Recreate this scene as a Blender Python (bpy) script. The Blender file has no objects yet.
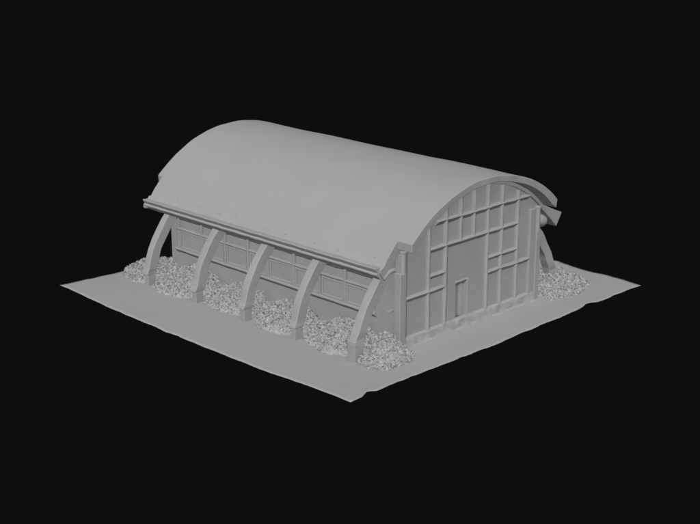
import bpy, bmesh, math, random
from mathutils import Vector, noise
random.seed(7)
scene = bpy.context.scene
COL = scene.collection

# ------------------------------------------------------------ materials
def clay(name, val=0.5, bump=0.25, scale=3.0, var=0.03, rough=0.85):
    m = bpy.data.materials.new(name); m.use_nodes = True
    nt = m.node_tree; n = nt.nodes; l = nt.links
    b = n['Principled BSDF']
    b.inputs['Roughness'].default_value = rough
    b.inputs['Specular IOR Level'].default_value = 0.25
    tc = n.new('ShaderNodeTexCoord')
    a = n.new('ShaderNodeTexNoise'); a.inputs['Scale'].default_value = scale * 0.28; a.inputs['Detail'].default_value = 6
    c = n.new('ShaderNodeTexNoise'); c.inputs['Scale'].default_value = scale; c.inputs['Detail'].default_value = 8
    c.inputs['Roughness'].default_value = 0.65
    l.new(tc.outputs['Object'], a.inputs['Vector']); l.new(tc.outputs['Object'], c.inputs['Vector'])
    r = n.new('ShaderNodeValToRGB')
    r.color_ramp.elements[0].position = 0.3; r.color_ramp.elements[1].position = 0.7
    lo, hi = val * (1 - var), val * (1 + var)
    r.color_ramp.elements[0].color = (lo, lo, lo, 1); r.color_ramp.elements[1].color = (hi, hi, hi, 1)
    l.new(a.outputs['Fac'], r.inputs['Fac']); l.new(r.outputs['Color'], b.inputs['Base Color'])
    bp = n.new('ShaderNodeBump'); bp.inputs['Strength'].default_value = bump; bp.inputs['Distance'].default_value = 0.06
    l.new(c.outputs['Fac'], bp.inputs['Height']); l.new(bp.outputs['Normal'], b.inputs['Normal'])
    return m
M_WALL = clay('grey_plaster', 0.28, 0.35, 2.2, 0.035)
M_TRIM = clay('grey_trim', 0.28, 0.45, 3.0, 0.04)
M_ROOF = clay('grey_roof', 0.28, 0.10, 0.9, 0.02)
M_ROCK = clay('grey_concrete', 0.28, 0.45, 4.0, 0.05)
M_GRND = clay('grey_ground', 0.28, 0.06, 0.6, 0.015)
M_LEAF = clay('grey_foliage', 0.32, 0.0, 26.0, 0.22)

# ------------------------------------------------------------ helpers
def wob(v, amp, f=0.9, seed=0.0):
    p = Vector((v.x * f + seed, v.y * f - seed, v.z * f + 3.1))
    return noise.noise_vector(p) * amp + noise.noise_vector(p * 3.7) * amp * 0.45

def finish(name, bm, mat, parent=None, amp=0.0, bevel=0.0, smooth=True, seed=0.0, f=0.9):
    if amp:
        for v in bm.verts: v.co += wob(v.co, amp, f, seed)
    bmesh.ops.recalc_face_normals(bm, faces=bm.faces[:])
    me = bpy.data.meshes.new(name); bm.to_mesh(me); bm.free()
    me.materials.append(mat)
    if smooth:
        for p in me.polygons: p.use_smooth = True
    o = bpy.data.objects.new(name, me); COL.objects.link(o)
    if bevel:
        md = o.modifiers.new('bevel', 'BEVEL'); md.width = bevel; md.segments = 3
        md.limit_method = 'ANGLE'; md.angle_limit = math.radians(35); md.harden_normals = True
    elif smooth:
        me.set_sharp_from_angle(angle=math.radians(35))
    if parent: o.parent = parent
    return o

def add_box(bm, x0, x1, y0, y1, z0, z1, step=0.45):
    """box subdivided along every axis, so it can carry a little unevenness"""
    def ticks(a, b):
        n = max(1, int(round(abs(b - a) / step))); return [a + (b - a) * i / n for i in range(n + 1)]
    X, Y, Z = ticks(x0, x1), ticks(y0, y1), ticks(z0, z1)
    cache = {}
    def V(x, y, z):
        k = (round(x, 5), round(y, 5), round(z, 5))
        if k not in cache: cache[k] = bm.verts.new((x, y, z))
        return cache[k]
    def quadgrid(A, B, fn):
        for i in range(len(A) - 1):
            for j in range(len(B) - 1):
                bm.faces.new([fn(A[i], B[j]), fn(A[i+1], B[j]), fn(A[i+1], B[j+1]), fn(A[i], B[j+1])])
    for z in (z0, z1): quadgrid(X, Y, lambda a, b: V(a, b, z))
    for y in (y0, y1): quadgrid(X, Z, lambda a, b: V(a, y, b))
    for x in (x0, x1): quadgrid(Y, Z, lambda a, b: V(x, a, b))
    return bm

def box(name, dims, mat, parent, amp=0.02, bevel=0.03, step=0.45, seed=0.0):
    bm = bmesh.new(); add_box(bm, *dims, step=step)
    return finish(name, bm, mat, parent, amp, bevel, seed=seed)

def prism_y(bm, poly, ys):
    """polygon in x,z swept along y through the stations ys, closed at both ends"""
    rings = [[bm.verts.new((x, y, z)) for x, z in poly] for y in ys]
    n = len(poly)
    for a, b in zip(rings, rings[1:]):
        for i in range(n):
            bm.faces.new([a[i], a[(i+1) % n], b[(i+1) % n], b[i]])
    bm.faces.new(rings[0]); bm.faces.new(rings[-1][::-1])
    return rings

def ystations(a, b, step=0.6):
    n = int(abs(b - a) / step); return [a + (b - a) * i / n for i in range(n + 1)]

def tube(bm, pts, r, seg=14):
    rings = []
    for i, p in enumerate(pts):
        p = Vector(p); a = Vector(pts[max(0, i-1)]); b = Vector(pts[min(len(pts)-1, i+1)])
        t = (b - a).normalized(); u = t.orthogonal().normalized(); w = t.cross(u)
        rr = r[i] if isinstance(r, (list, tuple)) else r
        rings.append([bm.verts.new(p + (u * math.cos(k*2*math.pi/seg) + w * math.sin(k*2*math.pi/seg)) * rr) for k in range(seg)])
    for a, b in zip(rings, rings[1:]):
        # match the ring starts so that the tube does not twist
        off = min(range(seg), key=lambda s: (b[s].co - a[0].co).length)
        b[:] = b[off:] + b[:off]
        if (b[1].co - a[1].co).length > (b[-1].co - a[1].co).length: b[:] = [b[0]] + b[:0:-1]
        for k in range(seg): bm.faces.new([a[k], a[(k+1) % seg], b[(k+1) % seg], b[k]])
    bm.faces.new(rings[0]); bm.faces.new(rings[-1])

# ------------------------------------------------------------ dimensions (metres)
CX, CZ, RO, RI = 0.1, -0.5, 10.2, 9.75        # barrel vault
YF, YB = -10.8, 11.45                          # front and back wall faces
XL, XR = -6.5, 6.6                            # side walls
def arc(x, R=RO): return CZ + math.sqrt(max(0, R*R - (x - CX)**2))

# ------------------------------------------------------------ the ground
def edge_wave(s, k):
    return 0.30 * noise.noise(Vector((s * 0.22, k * 7.3, 0))) + 0.16 * noise.noise(Vector((s * 0.8, k * 3.1, 5))) + 0.07 * noise.noise(Vector((s * 2.6, k, 9))) + 0.03 * noise.noise(Vector((s * 6.1, k, 19)))
def ground():
    N = 120; S = 14.15
    bm = bmesh.new(); g = {}
    for i in range(N + 1):
        for j in range(N + 1):
            u, v = -1 + 2*i/N, -1 + 2*j/N
            x, y = u * S, v * S
            taperu = 1 - v**6; taperv = 1 - u**6
            # ragged border, straight near the corners
            left = -0.42 * max(0, 1 - ((y - 1.0) / 13)**2) + 0.45 * edge_wave(y, 1)
            front = 0.10 + 0.8 * edge_wave(x, 2)
            right = 0.25 + 1.3 * edge_wave(y, 3); back = -0.35 + 1.6 * edge_wave(x, 4)
            if u < 0: x += left * abs(u)**8 * taperu
            else: x += right * abs(u)**8 * taperu - 0.0
            if v < 0: y += front * abs(v)**8 * taperv
            else: y += back * abs(v)**8 * taperv
            d = max(abs(x - CX) - 6.6, abs(y) - 10.9, 0)
            z = 0.14 * math.exp(-(d / 0.8)**2) + 0.035 * noise.noise(Vector((x * 0.25, y * 0.25, 0))) + 0.01 * noise.noise(Vector((x, y, 2)))
            g[i, j] = bm.verts.new((x, y, z - 0.02))
    # small notch knocked out of the front border beside the near corner
    for i in range(N + 1):
        for j in range(4):
            v = g[i, j].co
            if -13.0 < v.x < -12.2: v.y += (0.30 - 0.07 * j) * (1 - abs(v.x + 12.5) / 0.7 if abs(v.x + 12.5) < 0.7 else 0)
            if 7.6 < v.x < 9.2: v.y += (0.22 - 0.05 * j) * math.sin((v.x - 7.6) / 1.6 * math.pi)
    for i in range(N):
        for j in range(N):
            bm.faces.new([g[i, j], g[i+1, j], g[i+1, j+1], g[i, j+1]])
    o = finish('ground', bm, M_GRND)
    md = o.modifiers.new('thickness', 'SOLIDIFY'); md.thickness = 0.015; md.offset = -1
    o['kind'] = 'structure'
ground()

# ------------------------------------------------------------ the hall
hall = bpy.data.objects.new('vaulted_hall', None); COL.objects.link(hall)
hall['label'] = 'grey unpainted hall with barrel vaulted roof, curved buttresses and gridded front'
hall['category'] = 'hall'

# --- main vault
def vault():
    bm = bmesh.new(); NA = 64; ys = ystations(-11.95, 12.1, 0.5)
    a0 = math.asin((-6.93 - CX) / RO); a1 = math.asin((7.0 - CX) / RO)
    outer, inner = [], []
    for i in range(NA + 1):
        a = a0 + (a1 - a0) * i / NA
        th = 0.43 + 0.13 * abs((i / NA) * 2 - 1)**4
        outer.append((CX + RO*math.sin(a), CZ + RO*math.cos(a)))
        inner.append((CX + (RO-th)*math.sin(a), CZ + (RO-th)*math.cos(a)))
    inner[0] = (outer[0][0] + 0.01, outer[0][1] - 0.52); inner[-1] = (outer[-1][0] - 0.06, outer[-1][1] - 0.56)
    poly = outer + inner[::-1]; n = len(poly)
    rings = [[bm.verts.new((x, y, z)) for x, z in poly] for y in ys]
    for r in rings:
        for v in r:
            p = Vector((v.co.x * 0.35, v.co.y * 0.22, v.co.z * 0.35))
            d = (noise.noise(p) * 0.06 + noise.noise(p * 3) * 0.02) * min(1, (v.co.x + 6.93) / 2.0 + 0.02 if v.co.x < 0 else 1)
            v.co.z += d
    for a, b in zip(rings, rings[1:]):
        for i in range(n): bm.faces.new([a[i], a[(i+1) % n], b[(i+1) % n], b[i]])
    for r in (rings[0], rings[-1]):
        for i in range(NA): bm.faces.new([r[i], r[i+1], r[n-2-i], r[n-1-i]])
    # slightly ragged rims
    for r, s in ((rings[0], 1), (rings[-1], 2)):
        for v in r: v.co.y += 0.05 * noise.noise(Vector((v.co.x * 0.9, s * 9, v.co.z)))
    return finish('vault_roof', bm, M_ROOF, hall, 0, 0.05)
vault()

def wing(poly, name='eave_roof'):
    bm = bmesh.new(); prism_y(bm, poly, ystations(-10.82, 11.6, 0.5))
    for v in bm.verts:
        if v.co.x < -7.2 or v.co.x > 7.2: v.co += wob(v.co, 0.03)
    return finish(name, bm, M_ROOF, hall, 0, 0.03)
left = [(-6.55, arc(-6.55) - 0.15), (-6.80, arc(-6.80) + 0.004), (-6.93, arc(-6.93) + 0.012)] + [(x, arc(x)) for x in (-7.04, -7.15, -7.3, -7.45, -7.6, -7.75, -7.9, -8.08)] + [(-8.36, 5.40), (-8.38, 5.2), (-8.14, 4.82), (-7.5, 5.42), (-6.95, 5.95), (-6.55, 6.35)]
lw = wing(left)
right = [(6.55, 6.72), (7.0, 6.47), (7.7, 6.14), (8.4, 5.82), (9.14, 5.52), (8.56, 4.66), (7.9, 5.28), (7.2, 5.92), (6.9, 6.15), (6.5, 6.42)]
wing(right)
# gutter that hangs on the left eave, a rounded trough with a rolled lip; underside slanted to shape a dark line
gp = [(-8.04, 5.68), (-8.20, 5.52), (-8.42, 5.50), (-8.58, 5.54), (-8.62, 5.47), (-8.56, 5.34), (-8.49, 5.24), (-8.52, 5.20), (-8.575, 5.16), (-8.57, 5.10), (-8.50, 5.05), (-8.34, 4.91), (-8.16, 4.76), (-8.05, 4.78), (-8.04, 5.2)]
bm = bmesh.new(); prism_y(bm, gp, ystations(-10.70, 11.72, 0.4))
gut = finish('gutter', bm, M_ROOF, hall, 0.03, 0.0, seed=4.2, f=1.6)
bm = bmesh.new(); tube(bm, [(-8.40, 11.5, 5.06), (-8.38, 11.62, 5.02), (-8.36, 11.74, 4.95), (-8.34, 11.78, 4.86)], [0.14, 0.19, 0.18, 0.06], 12)
finish('gutter_outlet', bm, M_ROOF, gut, 0.01)
# fixing studs just above the gutter
for y in (8.7, 6.4, 4.2, 2.6, -0.3, -2.3, -4.9, -7.0, -8.1, -9.9):
    x = -7.90 + 0.08 * math.sin(y * 3); z = arc(x) - 0.01
    bm = bmesh.new(); bmesh.ops.create_icosphere(bm, subdivisions=2, radius=0.075)
    for v in bm.verts: v.co = Vector((v.co.x + x, v.co.y * 1.3 + y, v.co.z * 0.55 + z))
    finish('stud', bm, M_ROOF, lw, 0.01)

# --- front wall
def wall_poly(R, x0, x1, zb, door=None, n=40):
    pts = [(x1, zb)]
    for i in range(n + 1):
        x = x1 + (x0 - x1) * i / n; pts.append((x, arc(x, R)))
    pts.append((x0, zb))
    if door: dx0, dx1, dz = door; pts += [(dx0, zb), (dx0, dz), (dx1, dz), (dx1, zb)]
    return pts
def wall_end(name, y0, y1, door=None):
    bm = bmesh.new(); x0, x1 = XL + 0.02, XR - 0.02
    xs = {x0 + (x1 - x0) * i / 44 for i in range(45)}
    if door: xs |= {door[0], door[1]}
    xs = sorted(xs)
    for a, b in zip(xs, xs[1:]):
        zb = door[2] if door and door[0] - 1e-6 <= a and b <= door[1] + 1e-6 else -0.05
        prism_y(bm, [(a, zb), (a, arc(a, 9.72)), (b, arc(b, 9.72)), (b, zb)], [y0, y1])
    return finish(name, bm, M_WALL, hall, 0, 0, smooth=False)
fw = wall_end('front_wall', YF, YF + 0.45, (-1.62, -0.62, 3.08))
wall_end('rear_wall', YB - 0.3, YB)

P = 0.21
def bar(name, prof, n, place, parent, seed):
    """a moulded bar: the profile prof carried through n stations by place(k, u, v)"""
    bm = bmesh.new(); rings = []
    for k in range(n + 1): rings.append([bm.verts.new(place(k / n, u, v)) for u, v in prof])
    m = len(prof)
    for a, b in zip(rings, rings[1:]):
        for q in range(m): bm.faces.new([a[q], a[(q+1) % m], b[(q+1) % m], b[q]])
    bm.faces.new(rings[0]); bm.faces.new(rings[-1][::-1])
    return finish(name, bm, M_TRIM, parent, 0.026, 0.02, seed=seed)
def vbar(x, z0, z1, w=0.17, p=P):
    # square section: left arris softened to read light, right side splayed to read dark
    w *= 1.3
    prof = [(-w*0.5, 0.05), (-w*0.5, -p*0.62), (-w*0.28, -p*0.95), (w*0.10, -p*1.05), (w*0.30, -p*0.92), (w*0.30 + p*1.2, 0.0), (w*0.30 + p*1.2, 0.05)]
    return bar('mullion', prof, max(3, int((z1-z0)/0.3)), lambda t, u, v: (x + u, YF + v, z0 + (z1-z0)*t), fw, x)
def hbar(z, x0, x1, h=0.15, p=P + 0.025):
    # rail: rounded upper edge, underside drawn back to shape a dark line below
    h *= 1.6
    prof = [(h*0.45, 0.05), (h*0.45, -p*0.5), (h*0.30, -p), (h*0.05, -p*1.1), (-h*0.08, -p*0.98), (-h*0.08 - 0.25, 0.0), (-h*0.08 - 0.25, 0.05)]
    return bar('transom', prof, max(3, int((x1-x0)/0.3)), lambda t, u, v: (x0 + (x1-x0)*t, YF + v, z + u), fw, z * 3)
top = lambda x: arc(x, 9.40) - 0.02
vbar(-4.30, 0.72, top(-4.30) - 0.1, 0.18)
vbar(-2.78, 0.72, top(-2.78), 0.20, P + 0.02)
for x, w in ((-1.42, 0.17), (-0.15, 0.17)): vbar(x, 5.78, top(x), w)
for x, w in ((1.20, 0.19), (2.60, 0.20), (4.22, 0.20)): vbar(x, 0.72, top(x), w)
hbar(7.38, -3.62, 5.35, 0.15)
hbar(5.78, -4.22, 4.22, 0.16)
hbar(4.10, -4.22, -2.86); hbar(4.08, 1.28, 4.14)
hbar(3.16, -6.25, -2.86); hbar(3.12, 1.28, 5.56)
# recessed glazing boards inside the narrow row between the two middle rails
def fpane(x0, x1, z0, z1, name='panel'):
    f = box(name, (x0, x1, YF - 0.05, YF + 0.04, z0, z1), M_WALL, fw, 0.01, 0.02, 0.5, seed=x0)
    return f
for a, b, c, d in ((-4.05, -3.05, 3.36, 3.9), (1.45, 2.36, 3.34, 3.88), (2.85, 3.98, 3.34, 3.88)): fpane(a, b, c, d)
# arched trim where the front wall meets the vault
bm = bmesh.new(); NA = 60
a0 = math.asin((-6.75 - CX) / 9.72); a1 = math.asin((6.90 - CX) / 9.72)
rr = []
for i in range(NA + 1):
    a = a0 + (a1 - a0) * i / NA; q = []
    for R, y in ((9.46, YF + 0.02), (9.46, YF - 0.2), (9.70, YF - 0.2), (9.70, YF + 0.02)):
        q.append(bm.verts.new((CX + R*math.sin(a), y, CZ + R*math.cos(a))))
    rr.append(q)
for a, b in zip(rr, rr[1:]):
    for k in range(4): bm.faces.new([a[k], a[(k+1) % 4], b[(k+1) % 4], b[k]])
bm.faces.new(rr[0]); bm.faces.new(rr[-1][::-1])
finish('arch_trim', bm, M_TRIM, fw, 0.02, 0.03)

# plinth: a rough sloping kerb along the foot of the front wall
bm = bmesh.new(); rings = []
prof = [(0.06, -0.1), (-0.46, -0.1), (-0.42, 0.10), (-0.30, 0.22), (-0.25, 0.46), (-0.20, 0.66), (-0.10, 0.74), (0.06, 0.76)]
for i in range(91):
    x = -6.28 + 12.3 * i / 90; q = []
    for k, (dy, z) in enumerate(prof):
        j = noise.noise_vector(Vector((x * 1.3, k * 0.9, 1.0))) * 0.05 if 1 < k < 7 else Vector((0, 0, 0))
        if k in (3, 4, 5): j.y -= 0.05 * noise.noise(Vector((x * 2.4, 3, k * 0.2)))
        q.append(bm.verts.new((x, YF + dy + j.y, z + j.z)))
    rings.append(q)
for a, b in zip(rings, rings[1:]):
    for k in range(len(prof)): bm.faces.new([a[k], a[(k+1) % len(prof)], b[(k+1) % len(prof)], b[k]])
bm.faces.new(rings[0]); bm.faces.new(rings[-1][::-1])
finish('plinth', bm, M_ROCK, hall, 0.015, 0)

# door in its recess
bm = bmesh.new(); add_box(bm, -1.63, -0.61, YF + 0.10, YF + 0.16, 0.5, 3.08, 0.4)
for v in bm.verts: v.co.y += 0.34 * (v.co.x + 1.63)          # leaf turned away from the key light so the doorway looks darker
dr = finish('door', bm, M_WALL, hall, 0.008, 0.015)
box('door_frame', (-1.02, -0.93, YF + 0.06, YF + 0.36, 0.74, 3.0), M_TRIM, dr, 0.01, 0.02)
box('door_frame', (-0.62, -0.48, YF - 0.12, YF + 0.20, 0.72, 3.16), M_WALL, dr, 0.012, 0.03, seed=2)
prof = [(0.10, 0.05), (0.09, -0.03), (0.05, -0.07), (0.0, -0.07), (-0.30, 0.14), (-0.30, 0.2)]  # underside slanted to make the shade line over the door
bar('lintel', prof, 4, lambda t, u, v: (-1.66 + 1.16*t, YF + v, 3.10 + u), dr, 5)

# corner columns with a round downpipe in front of each
for s in (-1, 1):
    if s < 0: xa, xb, xp = -6.84, -6.30, -6.50
    else: xa, xb, xp = 6.22, 6.66, 6.40
    box('corner_post', (xa + 0.06, xb - 0.03, YF - 0.02, YF + 0.32, 4.8, 6.0), M_TRIM, hall, 0.015, 0.04, 0.5, seed=s + 4)
    c = box('corner_column', (xa, xb, YF - 0.18, YF + 0.34, -0.05, 4.9 if s > 0 else 4.85), M_WALL, hall, 0.02, 0.05, 0.5, seed=s)
    # added wedge whose slanted face shows as a dark line beside the column
    bm = bmesh.new(); rings = []
    for k in range(13):
        z = 0.3 + 5.75 * k / 12
        rings.append([bm.verts.new(q) for q in ((xb - 0.04, YF + 0.05, z), (xb - 0.04, YF - 0.17, z), (xb + 0.01, YF - 0.17, z), (xb + 0.25, YF + 0.01, z), (xb + 0.25, YF + 0.05, z))])
    for a, b in zip(rings, rings[1:]):
        for q in range(5): bm.faces.new([a[q], a[(q+1) % 5], b[(q+1) % 5], b[q]])
    bm.faces.new(rings[0]); bm.faces.new(rings[-1][::-1])
    if s < 0: finish('shade_wedge', bm, M_WALL, c, 0.008)
    else: bm.free()
    bm = bmesh.new()
    tube(bm, [(xp, YF - 0.05, z) for z in (4.75, 5.2, 5.7, 6.1 + (0.3 if s > 0 else 0))], 0.19, 16)
    finish('pipe', bm, M_TRIM, c, 0.01)
    # second copy of the wedge added for the dark line by the column
    bm = bmesh.new(); rings = []
    for k in range(13):
        z = 0.3 + 5.75 * k / 12
        rings.append([bm.verts.new(q) for q in ((xb - 0.04, YF + 0.05, z), (xb - 0.04, YF - 0.17, z), (xb + 0.01, YF - 0.17, z), (xb + 0.25, YF + 0.01, z), (xb + 0.25, YF + 0.05, z))])
    for a, b in zip(rings, rings[1:]):
        for q in range(5): bm.faces.new([a[q], a[(q+1) % 5], b[(q+1) % 5], b[q]])
    bm.faces.new(rings[0]); bm.faces.new(rings[-1][::-1])
    if s < 0: finish('shade_wedge', bm, M_WALL, c, 0.008)
    else: bm.free()
    bm = bmesh.new()
    tube(bm, [(xp, YF - 0.05, z) for z in ((6.35, 6.38, 6.47, 6.50) if s > 0 else (6.05, 6.08, 6.17, 6.20))], [0.19, 0.24, 0.24, 0.19], 16)
    finish('pipe_cap', bm, M_TRIM, c, 0.008)
box('inner_column', (5.52, 6.04, YF - 0.18, YF + 0.05, 0.0, 6.42), M_TRIM, hall, 0.02, 0.04, 0.5, seed=8)
# broad rough base block at the left corner column
box('column_base', (-6.88, -6.24, YF - 0.26, YF + 0.1, -0.05, 0.34), M_ROCK, hall, 0.04, 0.08, 0.2, seed=3)

# --- side walls
def side_wall(s):
    """s=-1 the long wall towards the viewer, s=+1 the far one"""
    X = XL if s < 0 else XR
    def bx(name, out0, out1, y0, y1, z0, z1, mat, par, amp=0.012, bev=0.025, seed=0.0, step=0.5):
        a, b = X + s*out0, X + s*out1
        return box(name, (min(a, b), max(a, b), y0, y1, z0, z1), mat, par, amp, bev, step, seed)
    w = bx('side_wall', -0.35, 0.0, YF + 0.30, YB, -0.05, 6.3, M_WALL, hall, 0.02, 0.06)
    def rail(name, y0, y1, z, h, p, seed):
        prof = [(h*0.5, -0.03), (h*0.5, p*0.7), (h*0.34, p), (0.0, p*1.05), (-h*0.18, p*0.98), (-h*0.18 - 0.9*p, 0.0), (-h*0.18 - 0.9*p, -0.03)]  # sloping underside shapes the dark line below each rail
        return bar(name, prof, int((y1-y0)/0.35), lambda t, u, v: (X + s*v, y0 + (y1-y0)*t, z + u), w, seed)
    rail('sill', -8.75, 10.75, 1.78, 0.20, 0.26, 1.0)
    rail('head_rail', -8.75, 10.65, 3.27, 0.17, 0.18, 2.0)
    rail('top_beam', -9.6, 10.8, 4.14, 0.22, 0.24, 3.0)
    posts = [10.42, 7.87, 5.35, 3.0, 1.0, -1.5, -3.85, -6.14, -8.6]
    for y in posts:
        bx('post', -0.03, 0.19, y - 0.1, y + 0.1, 1.84, 4.04, M_TRIM, w, 0.025, 0.06, y, 0.35)
    for k in range(len(posts) - 1):
        b, a = posts[k] - 0.10, posts[k+1] + 0.10
        m0, m1 = a + 0.14 + 0.12 * random.random(), b - 0.12 - 0.10 * random.random()
        f = bx('window', -0.03, 0.025, m0, m1, 2.0, 3.08, M_WALL, hall, 0.01, 0.01, k)
        bm = bmesh.new(); t = 0.13
        for (u0, u1, z0, z1) in ((m0 - t, m0, 1.9, 3.17), (m1, m1 + t, 1.9, 3.17), (m0, m1, 1.9, 2.0 + 0.02), (m0, m1, 3.06, 3.17)):
            a_, b_ = X - s*0.03, X + s*0.15
            add_box(bm, min(a_, b_), max(a_, b_), u0, u1, z0, z1, 0.4)
        finish('window_frame', bm, M_TRIM, f, 0.022, 0.035, seed=k)
        # upper light, a shallow field between head rail and top beam
        bx('upper_panel', -0.03, 0.03, a + 0.12, b - 0.12, 3.46, 3.92, M_WALL, w, 0.015, 0.02, k + 20)
    for y, z in ((8.05, 3.66), (7.45, 3.10)):
        bm = bmesh.new(); bmesh.ops.create_cone(bm, segments=14, radius1=0.15, radius2=0.10, depth=0.12, cap_ends=True)
        for v in bm.verts: v.co = Vector((X + s*(0.07 + v.co.z), y + v.co.x, z + v.co.y))
        # hollow mouth
        fs = [q for q in bm.faces if len(q.verts) > 4 and abs(q.calc_center_median().x - (X + s*0.13)) < 0.02]
        if fs:
            r = bmesh.ops.inset_region(bm, faces=fs, thickness=0.03)
            for q in fs:
                for v in q.verts: v.co.x -= s * 0.10
        finish('vent', bm, M_TRIM, w, 0)
    return w
side_wall(-1); side_wall(1)

# --- curved buttresses
BY = [9.95, 4.72, -0.15, -4.92, -10.1]
def buttress(s, y):
    W = 0.30
    b0 = 0.76 if y > -9 else 1.15
    out = [(10.12, b0), (10.05, b0 + 0.2), (9.93, b0 + 0.45), (9.70, 2.05), (9.40, 2.7), (8.92, 3.5), (8.42, 4.2), (7.95, 4.75), (7.45, 5.3), (6.62, 5.9)]
    inn = [(9.32, b0), (9.28, b0 + 0.2), (9.20, b0 + 0.45), (8.96, 2.05), (8.74, 2.55), (8.25, 3.25), (7.80, 3.85), (7.36, 4.35), (6.95, 4.75), (6.4, 5.1)]
    def dens(L, n=26):
        r = []
        for i in range(n + 1):
            t = i / n * (len(L) - 1); k = min(int(t), len(L) - 2); fr = t - k
            p0, p1, p2, p3 = L[max(k-1, 0)], L[k], L[k+1], L[min(k+2, len(L)-1)]
            r.append(tuple(0.5*((2*b) + (-a+c)*fr + (2*a-5*b+4*c-d)*fr*fr + (-a+3*b-3*c+d)*fr**3) for a, b, c, d in zip(p0, p1, p2, p3)))
        return r
    O, I = dens(out), dens(inn); bm = bmesh.new(); rings = []
    for i, (o, n_) in enumerate(zip(O, I)):
        w = W * (1 + 0.05 * math.sin(i * 0.7 + y)); q = []
        for (u, z), dy in ((o, -w), (o, 0), (o, w), (n_, w), (n_, 0), (n_, -w)):
            uu = u + (0.02 if dy == 0 and (u, z) == o else 0)
            q.append(bm.verts.new((CX + s*(uu if s < 0 else uu - 0.62), y + dy, z)))
        rings.append(q)
    for a, b in zip(rings, rings[1:]):
        for k in range(6): bm.faces.new([a[k], a[(k+1) % 6], b[(k+1) % 6], b[k]])
    bm.faces.new(rings[0]); bm.faces.new(rings[-1][::-1])
    b = finish('buttress', bm, M_WALL, hall, 0.035, 0.05, seed=y)
    k = 0 if s < 0 else 0.62; fz = 0.8 if y > -9 else 1.15
    xs = sorted((CX + s*((10.02 if y > -9 else 10.14) - k), CX + s*(9.4 - k)))
    box('footing', (xs[0], xs[1], y - (0.25 if y > -9 else 0.31), y + (0.17 if y > -9 else 0.36), -0.06, fz), M_WALL, b, 0.035, 0.04, 0.2, seed=y + 1)
    return b
for y in BY:
    buttress(-1, y); buttress(1, y + 0.1)
# short rounded struts tying the front buttresses to the hall
for s in (-1, 1):
    xw = XL if s < 0 else XR; y = -10.25
    bm = bmesh.new()
    if s < 0: tube(bm, [(xw + 0.1, y - .12, 4.92), (xw - 0.35, y - .12, 4.98), (xw - 0.75, y - .12, 4.94), (xw - 1.2, y - .12, 4.62)], [0.14, 0.15, 0.15, 0.13], 12)
    else: tube(bm, [(xw - 0.1, y, 5.3), (xw + 0.4, y, 5.25), (xw + 0.8, y, 5.2), (xw + 1.12, y, 5.1), (xw + 1.24, y, 5.05)], [0.38, 0.44, 0.47, 0.40, 0.18], 14)
    finish('strut', bm, M_TRIM, hall, 0.03)
box('ledge', (-7.15, XL + 0.1, -10.35, -10.15, 2.36, 2.48), M_TRIM, hall, 0.015, 0.03)

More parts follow.
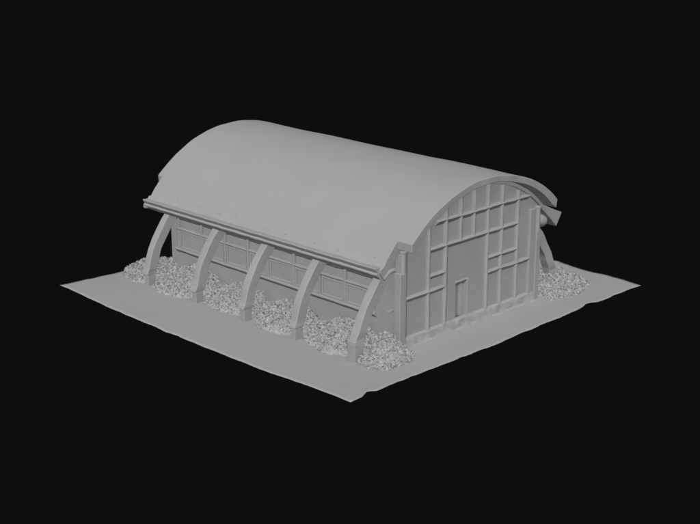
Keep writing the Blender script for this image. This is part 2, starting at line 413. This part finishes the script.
# ------------------------------------------------------------ shrubs
def shrub(label, x0, x1, y0, y1, h, group, peak=(0.45, 0.5), flat=0.45, dens=330, lean=0.0):
    """low bush made of leaf-sized chips over a twiggy core"""
    cx, cy = (x0+x1)/2, (y0+y1)/2; rx, ry = (x1-x0)/2, (y1-y0)/2
    sd = cx * 3.1 + cy * 1.7
    def inside(u, v):
        r = (abs(u)**2.6 + abs(v)**2.6)**(1/2.6)
        lim = 0.93 + 0.16 * noise.noise(Vector((math.atan2(v, u) * 1.4, sd, 0))) + 0.06 * noise.noise(Vector((math.atan2(v, u) * 6, sd, 4)))
        return r / lim
    def H(u, v):
        r = inside(u, v)
        if r >= 1: return 0
        pu, pv = peak[0]*2-1, peak[1]*2-1
        d = math.hypot(u - pu, v - pv) / 2
        base = (1 - r**(3 if flat < 1 else 1.6))**flat * (1 - 0.55 * d)
        return 0.9 * h * base * (0.92 + 0.25 * noise.noise(Vector((u * 2.2 + sd, v * 2.2, 1))) + 0.14 * noise.noise(Vector((u * 6 + sd, v * 6, 4))))
    bm = bmesh.new()
    # core
    N = 26; g = {}
    for i in range(N + 1):
        for j in range(N + 1):
            u, v = -1.05 + 2.1*i/N, -1.05 + 2.1*j/N
            hh = H(u, v)
            g[i, j] = bm.verts.new((cx + u*rx*0.96, cy + v*ry*0.96, max(hh * 0.8 - 0.16, -0.04)))
    for i in range(N):
        for j in range(N):
            q = [g[i, j], g[i+1, j], g[i+1, j+1], g[i, j+1]]
            if max(p.co.z for p in q) > -0.03: bm.faces.new(q)
    n = int(dens * (x1-x0) * (y1-y0)); rnd = random.Random(int(sd * 100))
    for _ in range(n):
        u, v = rnd.uniform(-1.04, 1.04), rnd.uniform(-1.04, 1.04)
        r = inside(u, v)
        if r > 1.0 and rnd.random() > 0.10: continue
        if r > 1.07: continue
        if rnd.random() < 0.3:          # leaves on the flanks
            k = rnd.uniform(0.84, 1.02) / max(r, 0.05)
            if abs(u*k) > 1.03 or abs(v*k) > 1.03: continue
            z = rnd.uniform(0.0, 1.0) * H(u*k*0.82, v*k*0.82)
            u *= k * (1 - 0.15 * z); v *= k * (1 - 0.15 * z)
        else: z = max(H(u, v), 0.03) + rnd.uniform(-0.12, 0.14)
        c = Vector((cx + u*rx, cy + v*ry, max(z, 0.04)))
        s = rnd.uniform(0.055, 0.13)
        a = Vector((rnd.gauss(0, 1), rnd.gauss(0, 1), rnd.gauss(0, 1))).normalized()
        b = a.cross(Vector((rnd.gauss(0, 1), rnd.gauss(0, 1), rnd.gauss(0, 1)))).normalized()
        cc = a.cross(b)
        # folded leaf: two facets meeting along a midrib
        p = [c - a*s, c + b*s*0.66 + cc*s*0.25, c + a*s*1.1, c - b*s*0.66 + cc*s*0.25]
        vs = [bm.verts.new(q) for q in p]
        bm.faces.new([vs[0], vs[1], vs[2]]); bm.faces.new([vs[0], vs[2], vs[3]])
    me = bpy.data.meshes.new('shrub'); bm.to_mesh(me); bm.free(); me.materials.append(M_LEAF)
    o = bpy.data.objects.new('shrub', me); COL.objects.link(o)
    o['label'] = label; o['category'] = 'shrub'; o['group'] = group
    return o
G = 'low shrubs round the foot of the hall'
shrub('low shrub behind the rearmost buttress, farthest along the windowed wall', -10.3, -6.1, 10.0, 13.4, 1.25, G, (0.75, 0.3), 0.38)
shrub('low shrub between the rearmost buttress and the next one forward', -10.25, -6.5, 4.95, 9.75, 1.55, G, (0.8, 0.6), 0.32)
shrub('low shrub between the second and third buttresses counted from the rear', -10.0, -6.5, 0.15, 4.5, 1.45, G, (0.8, 0.5), 0.32)
shrub('low shrub between the middle buttress and the fourth from the rear', -10.05, -6.5, -4.7, -0.35, 1.45, G, (0.8, 0.5), 0.32)
shrub('wide low shrub just behind the front buttress, under the last side windows', -10.2, -6.5, -9.9, -5.1, 1.6, G, (0.8, 0.5), 0.32)
shrub('pointed heap-like shrub at the near corner, in front of the front buttress', -10.2, -6.5, -12.7, -9.8, 2.25, G, (0.5, 0.8), 1.3)
shrub('shrub on the far right side of the hall, beside the front right corner', 6.7, 12.3, -12.2, -7.4, 1.6, G, (0.15, 0.75), 0.7)

# ------------------------------------------------------------ camera
f = 1306.0; p = math.radians(17.48); U = 20.0
D = f / 290.5; t = 0.0792 / math.cos(p); R_ = D - t*math.sin(p)
d = R_*math.cos(p); Hh = t + R_*math.sin(p)
cam = bpy.data.cameras.new('camera'); co = bpy.data.objects.new('camera', cam); COL.objects.link(co)
co.location = (-d/2**.5*U, -d/2**.5*U, Hh*U)
fwd = Vector((math.cos(p)/2**.5, math.cos(p)/2**.5, -math.sin(p)))
co.rotation_euler = fwd.to_track_quat('-Z', 'Y').to_euler()
cam.sensor_width = 36; cam.lens = f / 700 * 36; cam.shift_x = -0.0007
cam.clip_start = 1; cam.clip_end = 1000
scene.camera = co

# ------------------------------------------------------------ lamps: studio light from the upper left, no cast shadows
def sun(name, frm, strength, angle=20, shadow=False):
    L = bpy.data.lights.new(name, 'SUN'); L.energy = strength; L.angle = math.radians(angle)
    L.use_shadow = shadow
    o = bpy.data.objects.new(name, L); COL.objects.link(o)
    o.rotation_euler = (-Vector(frm)).to_track_quat('-Z', 'Y').to_euler()
    o.location = Vector(frm).normalized() * 60
    return o
K = 1.0
sun('key_lamp', (-0.185, -0.125, 0.225), 3.42 * K)
sun('soft_lamp', (-0.5, -0.6, 0.6), 1.2 * K, 130, True)
sun('fill_lamp', (0.4, -0.6, 0.1), 0.15 * K)
w = bpy.data.worlds.new('World'); scene.world = w; w.use_nodes = True
bg = w.node_tree.nodes['Background']; bg.inputs['Color'].default_value = (0.0044, 0.0044, 0.0044, 1); bg.inputs['Strength'].default_value = 1.0
scene.view_settings.view_transform = 'Standard'; scene.view_settings.look = 'None'
scene.view_settings.exposure = 0; scene.view_settings.gamma = 1
